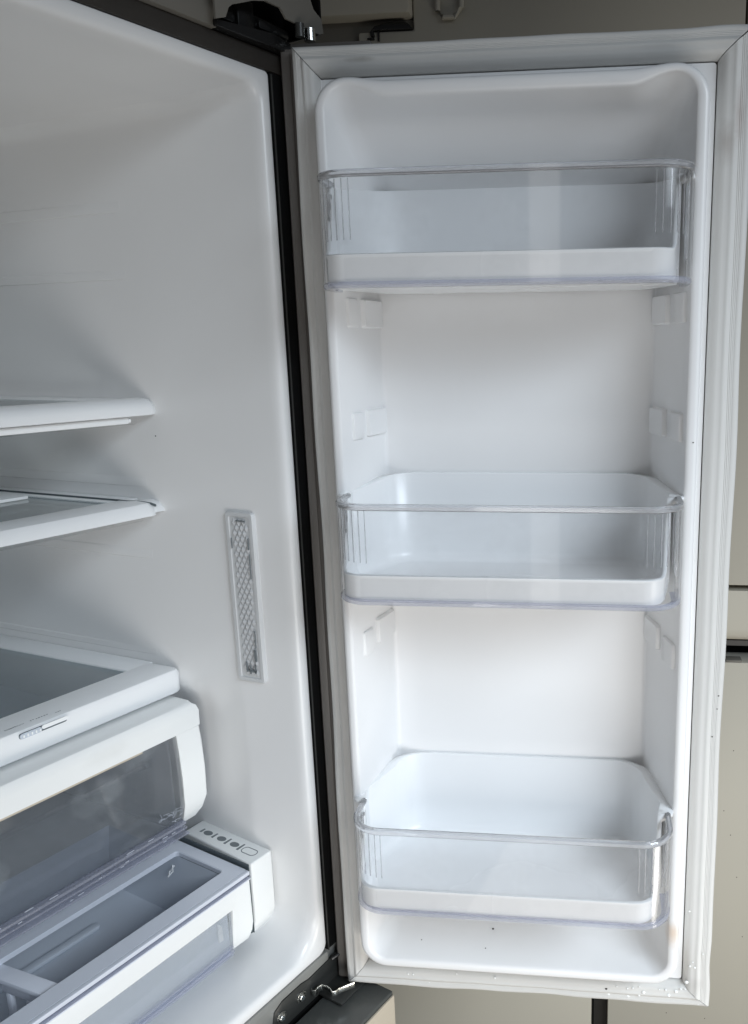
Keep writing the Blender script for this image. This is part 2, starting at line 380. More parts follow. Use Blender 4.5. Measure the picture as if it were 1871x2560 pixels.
for (ya, za, yb, zb) in ((0.046, 0.534, 0.0465, 0.5375), (0.050, 0.5375, 0.051, 0.536), (0.055, 0.536, 0.056, 0.538), (0.0455, 0.536, 0.058, 0.5372), (0.0425, 0.505, 0.0435, 0.518), (0.0425, 0.472, 0.0432, 0.50), (0.0655, 0.505, 0.0662, 0.517),
                         (0.044, 0.376, 0.047, 0.3895), (0.0435, 0.392, 0.0442, 0.412), (0.046, 0.3625, 0.058, 0.3645), (0.046, 0.361, 0.0475, 0.371), (0.053, 0.36, 0.0545, 0.370), (0.058, 0.362, 0.0592, 0.374)):
    mb = MB(); ya += 0.007; yb += 0.007; za = 0.3460+(za-0.3497)*1.008; zb = 0.3460+(zb-0.3497)*1.008
    p = [wpt(ya, za, 0.0066), wpt(yb, za, 0.0066), wpt(yb, zb, 0.0066), wpt(ya, zb, 0.0066)]; q = [wpt(ya, za, 0.0056), wpt(yb, za, 0.0056), wpt(yb, zb, 0.0056), wpt(ya, zb, 0.0056)]
    mb.add(p+q, [(0, 1, 2, 3), (4, 7, 6, 5), (0, 4, 5, 1), (1, 5, 6, 2), (2, 6, 7, 3), (3, 7, 4, 0)])
    mb.make('lamp_contact', M['icon'], lampc, smooth=0)

# rail housing beside the bottom drawer, with the printed slider marks
hp = [(0.0548, 0.132), (0.1795, 0.132), (0.1795, 0.03), (0.095, 0.026), (0.0765, 0.0262), (0.063, 0.036), (0.0555, 0.055), (0.0548, 0.068)]
mb = MB(); mb.prism(hp, lambda y, z: (-0.0551+0.045*(y-0.055), y, z), lambda y, z: (-0.0235+(-0.003 if z < 0.03 else 0)+0.03*(y-0.055) if y < 0.2 else 0, y, z))
rail_h = part(mb, 'drawer_housing', M['drawerwhite'], bevel=0.0022, seg=3)
ZT = 0.1323
def flat(mb, poly, z0=ZT-0.0006, z1=ZT): mb.prism(poly, lambda x, y: (x, y, z0), lambda x, y: (x, y, z1))
for (x, y) in ((-0.0368, 0.1498), (-0.0370, 0.1255), (-0.0376, 0.1022)):
    mb = MB(); flat(mb, [(x+0.0042*cos(2*pi*i/20), y+0.0068*sin(2*pi*i/20)) for i in range(20)]); o = mb.make('printed_dot', M['icon'], rail_h, smooth=0)
for (x, y, l) in ((-0.0362, 0.1605, 0.0036), (-0.0366, 0.1382, 0.0046), (-0.0370, 0.1145, 0.0056), (-0.0375, 0.0915, 0.0062)):
    mb = MB(); flat(mb, [(x-l, y-0.0014), (x+l, y-0.0011), (x+l, y+0.0011), (x-l, y+0.0020)]); mb.make('printed_bar', M['icon'], rail_h, smooth=0)
mb = MB(); outl = [(-0.0385+xx, 0.0757+yy) for xx, yy in rr(-0.0058, 0.0058, -0.0115, 0.0115, 0.0057, 8, (1, 1, 1, 1))]
inl = [(-0.0385+xx, 0.0757+yy) for xx, yy in rr(-0.0049, 0.0049, -0.0106, 0.0106, 0.0048, 8, (1, 1, 1, 1))]
mb.loft([[(x, y, ZT-0.0006) for x, y in outl], [(x, y, ZT) for x, y in outl], [(x, y, ZT) for x, y in inl], [(x, y, ZT-0.0006) for x, y in inl]])
mb.make('printed_oval', M['icon'], rail_h, smooth=0)

# lower hinge, bracket, clip, freezer front below
mb = MB(); mb.prism([(-0.093, -0.034), (-0.0885, -0.0175), (-0.076, -0.0123), (-0.046, -0.0123), (-0.034, -0.0150), (0.0, -0.0135), (0.0395, -0.0135), (0.0395, -0.0475), (-0.08, -0.0475)],
                    lambda x, z: (x, -0.0032, z), lambda x, z: (x, -0.0012, z))
mb.box((-0.02, -0.040, -0.0475), (0.036, -0.0034, -0.0440)); hb = part(mb, 'hinge_plate', M['bracket'], bevel=0.0009)
for (x, z) in ((-0.0487, -0.0276), (-0.0804, -0.0298)):
    mb = MB(); mb.cyl((x, -0.0032, z), (0, -1, 0), 0.0068, 0.0018, 24); mb.cyl((x, -0.005, z), (0, -1, 0), 0.0052, 0.0026, 24, 0.0036)
    sc = part(mb, 'screw', M['steel'], bevel=0.0004)
    mb = MB()
    for k in range(2):
        t = 0.6+k*pi/2; d = Vector((cos(t), 0, sin(t))); e = Vector((-sin(t), 0, cos(t)))
        p = [d*0.0024+e*0.0005, d*0.0024-e*0.0005, -d*0.0024-e*0.0005, -d*0.0024+e*0.0005]
        mb.prism([(q.x, q.z) for q in p], lambda a, b: (x+a, -0.0079, z+b), lambda a, b: (x+a, -0.0073, z+b))
    mb.make('screw_slot', M['mark'], sc, smooth=0)
cp = [(-0.0325, -0.0030), (-0.0345, -0.0085), (-0.0330, -0.0115), (-0.0270, -0.0098), (-0.0222, -0.0112), (-0.0208, -0.0190), (-0.0216, -0.0250), (-0.0243, -0.0300), (-0.0215, -0.0328), (-0.0165, -0.0330), (0.0000, -0.0430)]
mb = sweep(cp, [(-0.0006, -0.0345), (0.0006, -0.0345), (0.0006, -0.0270), (-0.0006, -0.0270)]); part(mb, 'hinge_clip', M['steel'], bevel=0.0003)
mb = MB(); mb.box((-0.87, -0.0755, -0.62), (0.0325, -0.0064, -0.0500)); part(mb, 'freezer_front', M['freezertop'], bevel=0.0025, seg=3)
mb = MB(); mb.box((-0.866, -0.0785, -0.615), (0.0305, -0.0757, -0.0535)); part(mb, 'freezer_panel', M['tan'], bevel=0.0008)
mb = MB(); mb.box((0.004, 0.004, -0.0137), (0.03, 0.03, -0.0128)); mb.tube([(0.004, -0.0045, -0.0135), (0.012, -0.009, -0.010), (0.018, -0.016, -0.012)], 0.0028); part(mb, 'hinge_plug', M['blackgloss'])
for (y_, z_) in ((0.1743, 0.6228),):
    mb = MB(); q = wpt(y_, z_, 0.0004); mb.blob(q, 0.0004, 0.0010, 0.0007); part(mb, 'grit_speck', M['speck'])
mb = MB(); mb.blob((-0.052, 0.042, 0.0172), 0.0013, 0.0008, 0.0005); part(mb, 'grit_speck', M['speck'])

# ------------------------------------------------------------------ door (local x runs from the hinge, local -y faces the room)
A = 0.4253
DB = Vector((0.0188, -0.0355, 0.0)); DROT = atan2(-cos(A), sin(A))
DM = Matrix.Translation(DB) @ Matrix.Rotation(DROT, 4, 'Z')
def P(s, n, z): return (s, -n, z)
mb = MB()
def dr_(s0, s1, z0, z1, r, n): return [P(q, n, w) for q, w in rr(s0, s1, z0, z1, r, 4, (1, 1, 1, 1))]
mb.loft([dr_(0.004, 0.414, -0.0415, 1.0, 0.004, -0.075), dr_(-0.031, 0.4205, -0.0435, 1.002, 0.004, -0.068 + 0.052*0), dr_(-0.031, 0.4205, -0.0435, 1.002, 0.004, -0.010), dr_(-0.0280, 0.4190, -0.0425, 1.001, 0.003, -0.0045),
         dr_(0.0055, 0.3876, -0.0078, 0.9714, 0.003, -0.0045), dr_(0.0055, 0.3876, -0.0078, 0.9714, 0.003, -0.050)], True, True)
door = mb.make('door', M['doorpaint'], fridge, smooth=30); door.matrix_parent_inverse = FI; door.matrix_basis = DM
door['label'] = 'right door swung wide open'
def dpart(mb, name, m, **k): return mb.make(name, m, door, **k)

mb = MB(); mb.box(P(-0.031, -0.012, 1.0022), P(0.060, -0.055, 1.0085)); dpart(mb, 'door_cap', M['doorpaint'], bevel=0.0015)
mb = MB(); mb.box(P(-0.0276, -0.0042, -0.04), P(-0.0190, -0.0030, 0.999)); dpart(mb, 'edge_trim', M['doorpaint'], bevel=0.0005)

# door liner
def dip(s): return ss(0.050, 0.086, s)*(1-ss(0.306, 0.346, s))
SUB = (40, 70, 40, 30)
def ring(s0, s1, z0, z1, r, n, drop=0.0, dn=0.0):
    out = []
    for s, z in rr(s0, s1, z0, z1, r, 10, SUB):
        k = ss(0.5, 0.9, z)*dip(s) if z > (z1-r*1.2 if not isinstance(r, tuple) else z1-0.04) else 0.0
        out.append(P(s, n-dn*k, z-drop*k))
    return out
R0, R1_, T0, B0 = 0.0177, 0.378, 0.9605, 0.0185
rings = [ring(0.0060, 0.3872, -0.0072, 0.9708, 0.003, -0.004), ring(0.0060, 0.3872, -0.0072, 0.9708, 0.003, 0.0022),
         ring(R0-0.0012, R1_+0.0012, B0-0.0012, T0+0.0012, 0.030, 0.0026),
         ring(R0-0.0008, R1_+0.0008, B0-0.0008, T0+0.0008, 0.030, 0.0060),
         ring(R0, R1_, B0, T0, 0.030, 0.0400, 0.0035), ring(R0+0.0006, R1_-0.0006, B0+0.0006, T0-0.0006, 0.0295, 0.0432, 0.0037),
         ring(R0+0.0022, R1_-0.0022, B0+0.0022, T0-0.0022, 0.028, 0.0452, 0.0042), ring(R0+0.0045, R1_-0.0045, B0+0.0045, T0-0.0045, 0.026, 0.0459, 0.0055),
         ring(R0+0.0075, R1_-0.0075, B0+0.0075, T0-0.0055, 0.0235, 0.0457, 0.0075), ring(R0+0.0095, R1_-0.0108, B0+0.0106, T0-0.0066, 0.0215, 0.0454, 0.0095, 0.0005),
         ring(R0+0.0105, R1_-0.0117, B0+0.0117, T0-0.0076, 0.0205, 0.0443, 0.0103, 0.001), ring(R0+0.0110, R1_-0.0123, B0+0.0124, T0-0.0083, 0.020, 0.0425, 0.0106, 0.0015), ring(R0+0.0118, R1_-0.0132, B0+0.0136, T0-0.0106, 0.020, 0.038, 0.0100, 0.002)]
SB = (0.0490, 0.3395)
for (t, zt, zb) in ((0.12, 0.9425, 0.0345), (0.26, 0.9365, 0.0365), (0.42, 0.9275, 0.0390), (0.60, 0.9120, 0.0430), (0.78, 0.8940, 0.0500), (0.90, 0.8825, 0.0570)):
    rings.append(ring(0.0295+(SB[0]-0.0295)*t, 0.3648+(SB[1]-0.3648)*t, zb, zt, 0.020-0.003*t, 0.038+(-0.0445-0.038)*t, 0.008*(1-t)*(1-t)))
rings += [ring(SB[0]-0.0008, SB[1]+0.0008, 0.0625, 0.8752, 0.012, -0.0428), ring(SB[0]+0.0006, SB[1]-0.0006, 0.066, 0.8728, 0.012, -0.0444),
          ring(SB[0]+0.004, SB[1]-0.004, 0.074, 0.8690, 0.012, -0.0450), ring(SB[0]+0.03, SB[1]-0.03, 0.10, 0.84, 0.012, -0.0450)]
mb = MB(); mb.loft(rings, cap1=True)
liner = dpart(mb, 'door_liner', M['doorliner'], smooth=50)

# bin mounts on the liner's side walls
def lwall(n, z, h):
    t = (0.042-n)/0.087; return P(0.0285+(0.0485-0.0285)*t+h*0.97, n+h*0.22, z)
def rwall(n, z, h):
    t = (0.042-n)/0.087; return P(0.3655+(0.3400-0.3655)*t-h*0.96, n+h*0.28, z)
for fn, na, nb in ((lwall, 0.0235, 0.0040), (rwall, 0.0350, 0.0060)):
    for (za, zb, rz) in ((0.7380, 0.7662, 0.0), (0.6250, 0.6525, 0.0012), (0.3900, 0.4170, 0.006)):
        for (a, b, h, dz) in ((na, nb, 0.0028, 0.0), (-0.0045, -0.0425, 0.0048, rz)):
            mb = MB()
            rg = [[fn(q, w, hh) for q, w in rr(b+i, a-i, za+dz+i, zb+dz+i*-1, 0.0022, 4, (2, 2, 2, 2))] for i, hh in ((-0.0006, -0.0008), (0.0, h*0.7), (0.0009, h))]
            mb.loft(rg, cap1=True); dpart(mb, 'bin_mount', M['doorliner'], smooth=40)

# gasket: four mitred strips with a ribbed face
GP = [(0.0, -0.002), (0.0, 0.0045), (0.03, 0.0088), (0.09, 0.0106), (0.21, 0.0112), (0.23, 0.0108), (0.25, 0.0112), (0.275, 0.0109), (0.30, 0.0114), (0.325, 0.0110), (0.35, 0.0115), (0.375, 0.0112), (0.40, 0.0117),
      (0.44, 0.0122), (0.47, 0.0130), (0.52, 0.0134), (0.57, 0.0128), (0.62, 0.0122), (0.70, 0.0122), (0.80, 0.0118), (0.90, 0.0088), (0.97, 0.0055), (1.0, 0.0032), (1.0, -0.002)]
GO = (-0.0128, 0.4198, -0.0375, 0.9990); GI = (0.0125, 0.3884, -0.0088, 0.9722)
def gpt(side, u, t):
    """side 0 bottom 1 right 2 top 3 left; u across (0 outer, 1 inner); t along"""
    co = [(GO[0], GO[2]), (GO[1], GO[2]), (GO[1], GO[3]), (GO[0], GO[3])]; ci = [(GI[0], GI[2]), (GI[1], GI[2]), (GI[1], GI[3]), (GI[0], GI[3])]
    a, b = side, (side+1) % 4
    p0 = [co[a][k]+(ci[a][k]-co[a][k])*u for k in (0, 1)]; p1 = [co[b][k]+(ci[b][k]-co[b][k])*u for k in (0, 1)]
    return [p0[k]+(p1[k]-p0[k])*t for k in (0, 1)]
mb = MB()
for side in range(4):
    nst = 160 if side in (1, 3) else 70; rings = []
    for i in range(nst+1):
        t = 0.0006+(1-0.0012)*i/nst; rg = []
        w = (0.0011*sin(t*9+side*2.1)+0.0006*sin(t*31+side))*sin(pi*t)**0.5
        if side == 1: w += 0.0016*ss(0.02, 0.05, t)*ss(0.09, 0.05, t)*-1 + 0.0018*math.exp(-((t-0.9)/0.1)**2)
        if side == 2: w = 0.3*w+0.0018*math.exp(-((t-0.06)/0.06)**2)
        for u, n in GP:
            s_, z_ = gpt(side, u, t); k = (1-u)**1.5*w
            if side == 0: z_ -= k
            elif side == 1: s_ += k
            elif side == 2: z_ += k
            else: s_ -= k
            ridge = 0.0
            e = min(t, 1-t); bulge = 0.0018*math.exp(-e*(60 if side in (1, 3) else 28))*sin(pi*u)
            rg.append(P(s_, n+ridge*0.5+bulge, z_))
        rings.append(rg)
    mb.loft(rings, True, True)
gask = dpart(mb, 'door_gasket', M['gasket'], smooth=50)
# grit on the door
for (s_, n_, z_, r_) in ((0.1657, 0.0, 0.0420, 0.0014), (0.1603, 0.027, 0.0372, 0.0008), (0.0835, 0.02, 0.0372, 0.0008), (0.30, 0.0122, -0.0195, 0.0016), (0.4088, 0.0117, 0.305, 0.0009), (0.4135, 0.0108, 0.352, 0.0012), (0.4128, 0.0108, 0.337, 0.001), (0.3735, 0.0462, 0.626, 0.0008)):
    mb = MB(); mb.blob(P(s_, n_, z_), r_, r_*0.5, r_*0.8); dpart(mb, 'grit_speck', M['speck'])
for k in range(26):
    zz = 0.55+0.13*random.random()+0.12; mb = MB(); mb.blob(P(0.4178+random.uniform(-0.0007, 0.0006), 0.0085, zz), 0.0004, 0.0004, random.uniform(0.0006, 0.0022)); dpart(mb, 'grit_speck', M['speck'])

# droplets on the seal
dr = [(0.3122, -0.0151), (0.3246, -0.0167), (0.3385, -0.013), (0.3431, -0.0205), (0.3614, -0.0151), (0.3722, -0.0221), (0.3803, -0.0162), (0.3907, -0.0121), (0.392, -0.0028), (0.4006, 0.0173), (0.3982, 0.0242), (0.4092, 0.0359), (0.3921, 0.0906), (0.3951, 0.0188), (0.3028, -0.0278), (0.3254, -0.0286), (0.3585, -0.0298), (0.378, -0.0302), (0.4069, -0.0324), (0.3307, -0.0156), (0.3686, -0.0151), (0.3857, -0.0125), (0.3382, -0.0249), (0.0638, -0.0175), (0.0698, -0.0177), (0.0587, -0.0287), (0.0889, -0.029), (0.1687, -0.0146), (0.1481, -0.0317), (0.1228, -0.0129)]
big = {3, 5, 6, 8, 14, 15, 18}
for i, (s_, z_) in enumerate(dr):
    mb = MB(); r_ = 0.0021 if i in big else random.uniform(0.0009, 0.0014)
    mb.blob((0, 0, 0), r_, r_*0.6, r_, 10, 6); o = mb.make('water_droplet', M['drop'])
    n_ = 0.0128 if z_ > -0.026 else 0.0105
    o.location = DM @ Vector(P(s_, n_, z_)); o.rotation_euler = (0, 0, DROT)
    if z_ > 0.0: lb, gp = 'tiny milky droplet on the upright right strip of the door gasket', 'droplets on the upright strip'
    elif z_ < -0.0268: lb, gp = 'milky droplet hanging at the very bottom edge of the door gasket', 'droplets hanging on the bottom edge'
    elif s_ < 0.2: lb, gp = 'tiny milky droplet on the bottom gasket strip, left half near the hinge', 'droplets on the left of the bottom strip'
    elif i in big: lb, gp = 'larger round milky droplet on the bottom gasket strip near its right corner', 'larger droplets near the right corner'
    else: lb, gp = 'tiny milky droplet on the face of the bottom gasket strip, toward its right corner', 'tiny droplets near the right corner'
    o['label'] = lb; o['category'] = 'droplet'; o['group'] = gp

# ------------------------------------------------------------------ door bins
SC = 0.197
def bin_proto():
    root = bpy.data.objects.new('door_bin', None); C.objects.link(root); root.empty_display_size = 0.1
    # white tray
    hw = 0.1615
    def arc(cx, cn, r, a0, a1, k=8): return [(cx+r*cos(radians(a0+(a1-a0)*i/k)), cn+r*sin(radians(a0+(a1-a0)*i/k))) for i in range(k+1)]
    out = []                        # plan outline (x, n), front right corner first, counter-clockwise seen from above
    out += [(-hw+0.018+(2*hw-0.036)*i/24, 0.1070) for i in range(0)]
    def lerp(a, b, k): return [(a[0]+(b[0]-a[0])*i/k, a[1]+(b[1]-a[1])*i/k) for i in range(1, k)]
    fr_ = arc(0.151-0.022, 0.085, 0.022, 90, 0); r1 = (0.1595, 0.03); br = arc(0.1445-0.034, -0.008, 0.034, -8, -90)
    bl = arc(-0.1480+0.034, -0.008, 0.034, 270, 188); l1 = (-0.1685, 0.03); fl = arc(-0.160+0.022, 0.085, 0.022, 180, 90)
    out = fr_+lerp(fr_[-1], r1, 14)+[r1]+lerp(r1, br[0], 8)+br+lerp(br[-1], bl[0], 24)+bl+lerp(bl[-1], l1, 8)+[l1]+lerp(l1, fl[0], 14)+fl+lerp(fl[-1], fr_[0], 30)
    n_ = len(out)
    nor = []
    for i in range(n_):
        a, b = Vector(out[i-1]), Vector(out[(i+1) % n_]); t = (b-a).normalized(); nor.append(Vector((-t.y, t.x)))
    if nor[0].y < 0: nor = [-q for q in nor]
    HT = 0.1050
    def top(n):
        t = max(0.0, min(1.0, (0.098-n)/0.042)); h = HT-0.0090*max(0.0, min(0.072, n+0.042))/0.072
        return 0.0285+(h-0.0285)*(t**1.7)
    def fl_(x, n):
        side = ss(0.0560, 0.0520, n)*(1+(0.42 if x > 0 else 0.05)*ss(0.030, 0.044, n)); back = ss(-0.022, -0.041, n)
        return 0.0006+side*(0.0088*(1-back)+0.0030*back)-0.0006*side
    def R(off, zf, bias=0.0):
        r = []
        for (x, n), q in zip(out, nor):
            o = off(x, n) if callable(off) else off
            r.append((x+q.x*o, -(n+q.y*o), zf(n) if callable(zf) else zf))
        return r
    rings = [R(-0.008, 0.0022), R(-0.002, 0.0024), R(0, 0.0055), R(0, lambda n: top(n)-0.0045), R(fl_, lambda n: top(n)-0.0035), R(lambda x, n: fl_(x, n)+0.0003, lambda n: top(n)-0.0008), R(lambda x, n: fl_(x, n)-0.0006, top),
             R(-0.0022, top), R(-0.0028, lambda n: top(n)-0.0006), R(-0.0038, 0.016), R(-0.0055, 0.0100), R(-0.0095, 0.0072), R(-0.016, 0.0066)]
    mb = MB(); mb.loft(rings, True, True); tray = mb.make('tray', M['tray'], root, smooth=45)
    # clear front
    cw, cn, cr = 0.1650, 0.1100, 0.0320
    C0 = 0.0530
    pth = [(-cw, C0)]+[(-cw, C0+(cn-cr-C0)*i/6) for i in range(1, 6)]+arc(-cw+cr, cn-cr, cr, 180, 90, 12)+[(-cw+cr+(2*cw-2*cr)*i/16, cn) for i in range(1, 16)]+arc(cw-cr, cn-cr, cr, 90, 0, 12)+[(cw, C0+(cn-cr-C0)*i/6) for i in range(5, -1, -1)]
    pth = [(x, -n) for x, n in pth]
    CH = 0.0975
    mb = sweep(pth, [(0.0, 0.0048), (0.0, CH-0.0062), (-0.0024, CH-0.0062), (-0.0024, 0.0048)], flip=-1)
    cf = mb.make('clear_front', M['clear'], root, smooth=40)
    mb = sweep(pth, [(0.0, CH-0.0061), (0.0012, CH-0.0052), (0.0016, CH-0.0012), (0.0006, CH), (-0.0036, CH), (-0.0046, CH-0.0010), (-0.0046, CH-0.0030), (-0.0030, CH-0.0048), (-0.0024, CH-0.0061)], flip=-1)
    mb.make('front_rim', M['clearedge'], cf, smooth=25)
    mb = sweep(pth, [(0.0, 0.0047), (0.0014, 0.0034), (0.0014, 0.0008), (0.0, -0.0008), (-0.0070, -0.0008), (-0.0075, 0.0012), (-0.0024, 0.0016), (-0.0024, 0.0047)], flip=-1)
    mb.make('front_lip', M['lavender'], cf, smooth=25)
    # thin upright strips added to imitate refraction streaks in the rounded corners
    for sgn in (-1, 1):
        for ang in (6, 22, 38, 52, 66, 80, 92):
            cx_, cy_ = sgn*(cw-cr), cn-cr; rr_ = cr-0.0026; a_ = radians(ang)
            px, pn = cx_+sgn*rr_*cos(a_), cy_+rr_*sin(a_)
            mb = MB(); tx, tn = -sgn*sin(a_)*0.00045, cos(a_)*0.00045; nx_, nn_ = -sgn*cos(a_)*0.0006, -sin(a_)*0.0006
            mb.prism([(px-tx, pn-tn), (px+tx, pn+tn), (px+tx+nx_, pn+tn+nn_), (px-tx+nx_, pn-tn+nn_)], lambda x, n: (x, -n, 0.040), lambda x, n: (x, -n, CH-0.0065))
            mb.make('streak_strip', M['clearedge'], cf)
    # upright ribs where the clear front meets the tray
    for sgn in (-1, 1):
        for k, nn in enumerate((0.0560, 0.0605, 0.0650, 0.0700)):
            x0 = sgn*(cw-0.0026); mb = MB()
            mb.box((min(x0, x0-sgn*0.0012), -nn-0.0007, 0.022), (max(x0, x0-sgn*0.0012), -nn+0.0007, CH-0.012)); mb.make('rib', M['clearedge'], cf, bevel=0.0002)
        mb = MB(); mb.box((min(sgn*cw, sgn*(cw-0.0024)), -C0+0.0002, 0.0), (max(sgn*cw, sgn*(cw-0.0024)), -C0+0.0018, CH)); mb.make('end_edge', M['clearedge'], cf, bevel=0.0002)
    return root
def copy_tree(o, parent=None):
    c = o.copy(); C.objects.link(c)
    if parent: c.parent = parent
    for ch in list(o.children): copy_tree(ch, c)
    return c
b0_ = bin_proto()
BZ = (0.7705, 0.4775, 0.1395)
BL = ('topmost clear fronted door bin, just under the liner top, seen level with its rim', 'middle clear fronted door bin, between two bare stretches of door liner', 'lowest clear fronted door bin, nearest the bottom gasket, seen from above')
for i in range(3):
    o = b0_ if i == 0 else copy_tree(b0_)
    o.location = DM @ Vector((SC, 0, BZ[i])); o.rotation_euler = (0, 0, DROT)
    o['label'] = BL[i]; o['category'] = 'door bin'; o['group'] = 'bins on the open door'

# ------------------------------------------------------------------ shelves
def endx(y): return wx(y)+0.0065 if y < 0.2 else wx(y)+0.0065
def trim(profile, x0, xoff=0.0, round_=0.010, n=8):
    """front trim run along x, its right end rounded back to the wall"""
    rings = []; cy = sum(p[0] for p in profile)/len(profile); cz = sum(p[1] for p in profile)/len(profile)
    def rg(fx, k):
        return [(fx(y), y+(0.21-y)*k*0.32, z+(cz-0.004-z)*k*0.4) for y, z in profile]
    rings.append(rg(lambda y: x0, 0)); rings.append(rg(lambda y: -0.10, 0))
    for i in range(n+1):
        t = i/n; rings.append(rg(lambda y, t=t: wx(y)+0.0012+xoff-round_*(1-sin(t*pi/2)), (1-cos(t*pi/2))*0.55))
    mb = MB(); mb.loft(rings, True, True); return mb

def shelf(zt, label, kind):
    root = empty('shelf', (-0.22, 0.35, zt), label, 'shelf', 'shelves in the cavity'); I = invof(root)
    if kind == 1: prof = [(0.215, zt), (0.190, zt+0.0015), (0.178, zt+0.0005), (0.1712, zt-0.004), (0.1682, zt-0.010), (0.1676, zt-0.0168), (0.1690, zt-0.0175), (0.1725, zt-0.0172), (0.1750, zt-0.008), (0.215, zt-0.006)]; xo = 0.0
    elif kind == 2: prof = [(0.2100, zt+0.0005), (0.186, zt+0.0015), (0.175, zt-0.0015), (0.1700, zt-0.007), (0.1672, zt-0.0150), (0.1690, zt-0.0156), (0.1730, zt-0.0152), (0.1760, zt-0.007), (0.2100, zt-0.006)]; xo = -0.0130
    else: prof = [(0.2145, zt), (0.1765, zt), (0.1718, zt-0.0018), (0.1694, zt-0.0065), (0.1700, zt-0.0290), (0.1712, zt-0.0303), (0.1760, zt-0.0300), (0.1790, zt-0.010), (0.2145, zt-0.008)]; xo = -0.003
    trim(prof, -0.42, xo).make('front_trim', M['white'], root, inv=I, smooth=32)
    fw_ = 0.0350 if kind == 3 else 0.028
    mb = MB(); xa = lambda y: wx(y)-0.0010; xb = lambda y: wx(y)-fw_
    y0 = 0.2146 if kind != 2 else 0.2101
    mb.prism([(y0, 0), (0.60, 0), (0.60, 1), (y0, 1)], lambda y, k: ((xa if k else xb)(y), y, zt-0.008), lambda y, k: ((xa if k else xb)(y), y, zt-0.0004))
    mb.box((-0.42, 0.575, zt-0.008), (wx(0.6)-fw_-0.001, 0.60, zt-0.0006)); mb.make('shelf_frame', M['white'], root, inv=I, bevel=0.0012)
    mb = MB(); mb.prism([(y0, 0), (0.574, 0), (0.574, 1), (y0, 1)], lambda y, k: (xb(y)-0.0004 if k else -0.42, y, zt-0.0072), lambda y, k: (xb(y)-0.0004 if k else -0.42, y, zt-0.0022))
    mb.make('glass_pane', M['glass'], root, inv=I)
    if kind == 1:
        mb = MB(); mb.box((-0.42, 0.1765, zt-0.0255), (-0.066, 0.1815, zt-0.0185)); mb.cyl((-0.066, 0.179, zt-0.022), (1, 0, 0), 0.0032, 0.003, 12); mb.make('shelf_bar', M['white'], root, inv=I, bevel=0.0008)
        mb = MB(); rp = [(x, z) for x, z in rr(-0.42, -0.0510, zt-0.0275, zt-0.0100, (0.004, 0.001, 0.001, 0.001), 6, (1, 1, 1, 1))]
        mb.prism(rp, lambda x, z: (x, 0.1830, z), lambda x, z: (x, 0.2050, z)); mb.make('rail_cover', M['clear'], root, inv=I)
    if kind == 2:
        pth = [(-0.047, 0.1715), (-0.0505, 0.176), (-0.0590, 0.1850), (-0.0640, 0.196)]+[(wx(y_)-0.0240, y_) for y_ in (0.215, 0.30, 0.42, 0.55)]
        mb = MB(); rings = []
        for x, y_ in pth:
            z_ = zt+0.0012 if y_ > 0.18 else zt-0.004+(y_-0.1715)*0.55
            rings.append([(x-0.0007, y_, z_-0.002), (x+0.0007, y_, z_-0.002), (x+0.0007, y_, z_+0.0004), (x-0.0007, y_, z_+0.0004)])
        mb.loft(rings, True, True); mb.make('slide_groove', M['mark'], root, inv=I)
        # side cap carrying the sliding shelf
        prof2 = [(0.205, zt-0.001), (0.185, zt), (0.176, zt-0.003), (0.1712, zt-0.008), (0.1690, zt-0.0125), (0.1720, zt-0.0130), (0.205, zt-0.007)]
        rings = [[(wx(y_)-0.022, y_+0.0015, z_) for y_, z_ in prof2], [(wx(y_)-0.003, y_+0.0015, z_) for y_, z_ in prof2], [(wx(y_)+0.0010, y_+0.003, z_-0.0005) for y_, z_ in prof2]]
        mb = MB(); mb.loft(rings, True, True); mb.make('end_cap', M['white'], root, inv=I, smooth=32)
        mb = MB(); mb.box((-0.135, 0.33, zt-0.0018), (-0.100, 0.575, zt+0.002)); mb.box((-0.42, 0.33, zt-0.0018), (-0.1351, 0.343, zt+0.002)); mb.make('slide_frame', M['white'], root, inv=I, bevel=0.001)
        mb = MB(); mb.box((-0.42, 0.182, zt-0.0225), (-0.0560, 0.20, zt-0.0165)); mb.make('rail_cover', M['clear'], root, inv=I, bevel=0.0015)
    if kind == 3:
        # humidity slider let into the fascia
        mb = MB(); mb.prism(rr(-0.2300, -0.1800, zt-0.0096, zt-0.0042, 0.0026, 6, (1, 1, 1, 1)), lambda x, z: (x, 0.1690, z), lambda x, z: (x, 0.1712, z)); sl = mb.make('slider_slot', M['mark'], root, inv=I)
        mb = MB(); mb.prism(rr(-0.2070, -0.1790, zt-0.0078, zt-0.0036, 0.0020, 6, (1, 1, 1, 1)), lambda x, z: (x, 0.1682, z), lambda x, z: (x, 0.1689, z)); mb.make('slider_track', M['white'], root, inv=I)
        mb = MB(); mb.prism(rr(-0.2295, -0.2075, zt-0.0094, zt-0.0040, 0.0024, 6, (1, 1, 1, 1)), lambda x, z: (x, 0.1676, z), lambda x, z: (x, 0.1689, z)); kn = mb.make('slider_knob', M['basin'], root, inv=I)
        for k in range(5):
            xx = -0.2270+k*0.0042; mb = MB(); mb.box((xx, 0.1664, zt-0.0082), (xx+0.0015, 0.1676, zt-0.0052)); mb.make('knob_ridge', M['drop'], kn, bevel=0.0003)
        # worn lettering, no longer legible
        def mark(pts):
            mb = MB()
            for (x, y_, w, h) in pts: mb.box((x, y_, zt-0.0003), (x+w, y_+h, zt+0.00025))
            mb.make('worn_print', M['ink'], root, inv=I, smooth=0)
        y_ = 0.1806
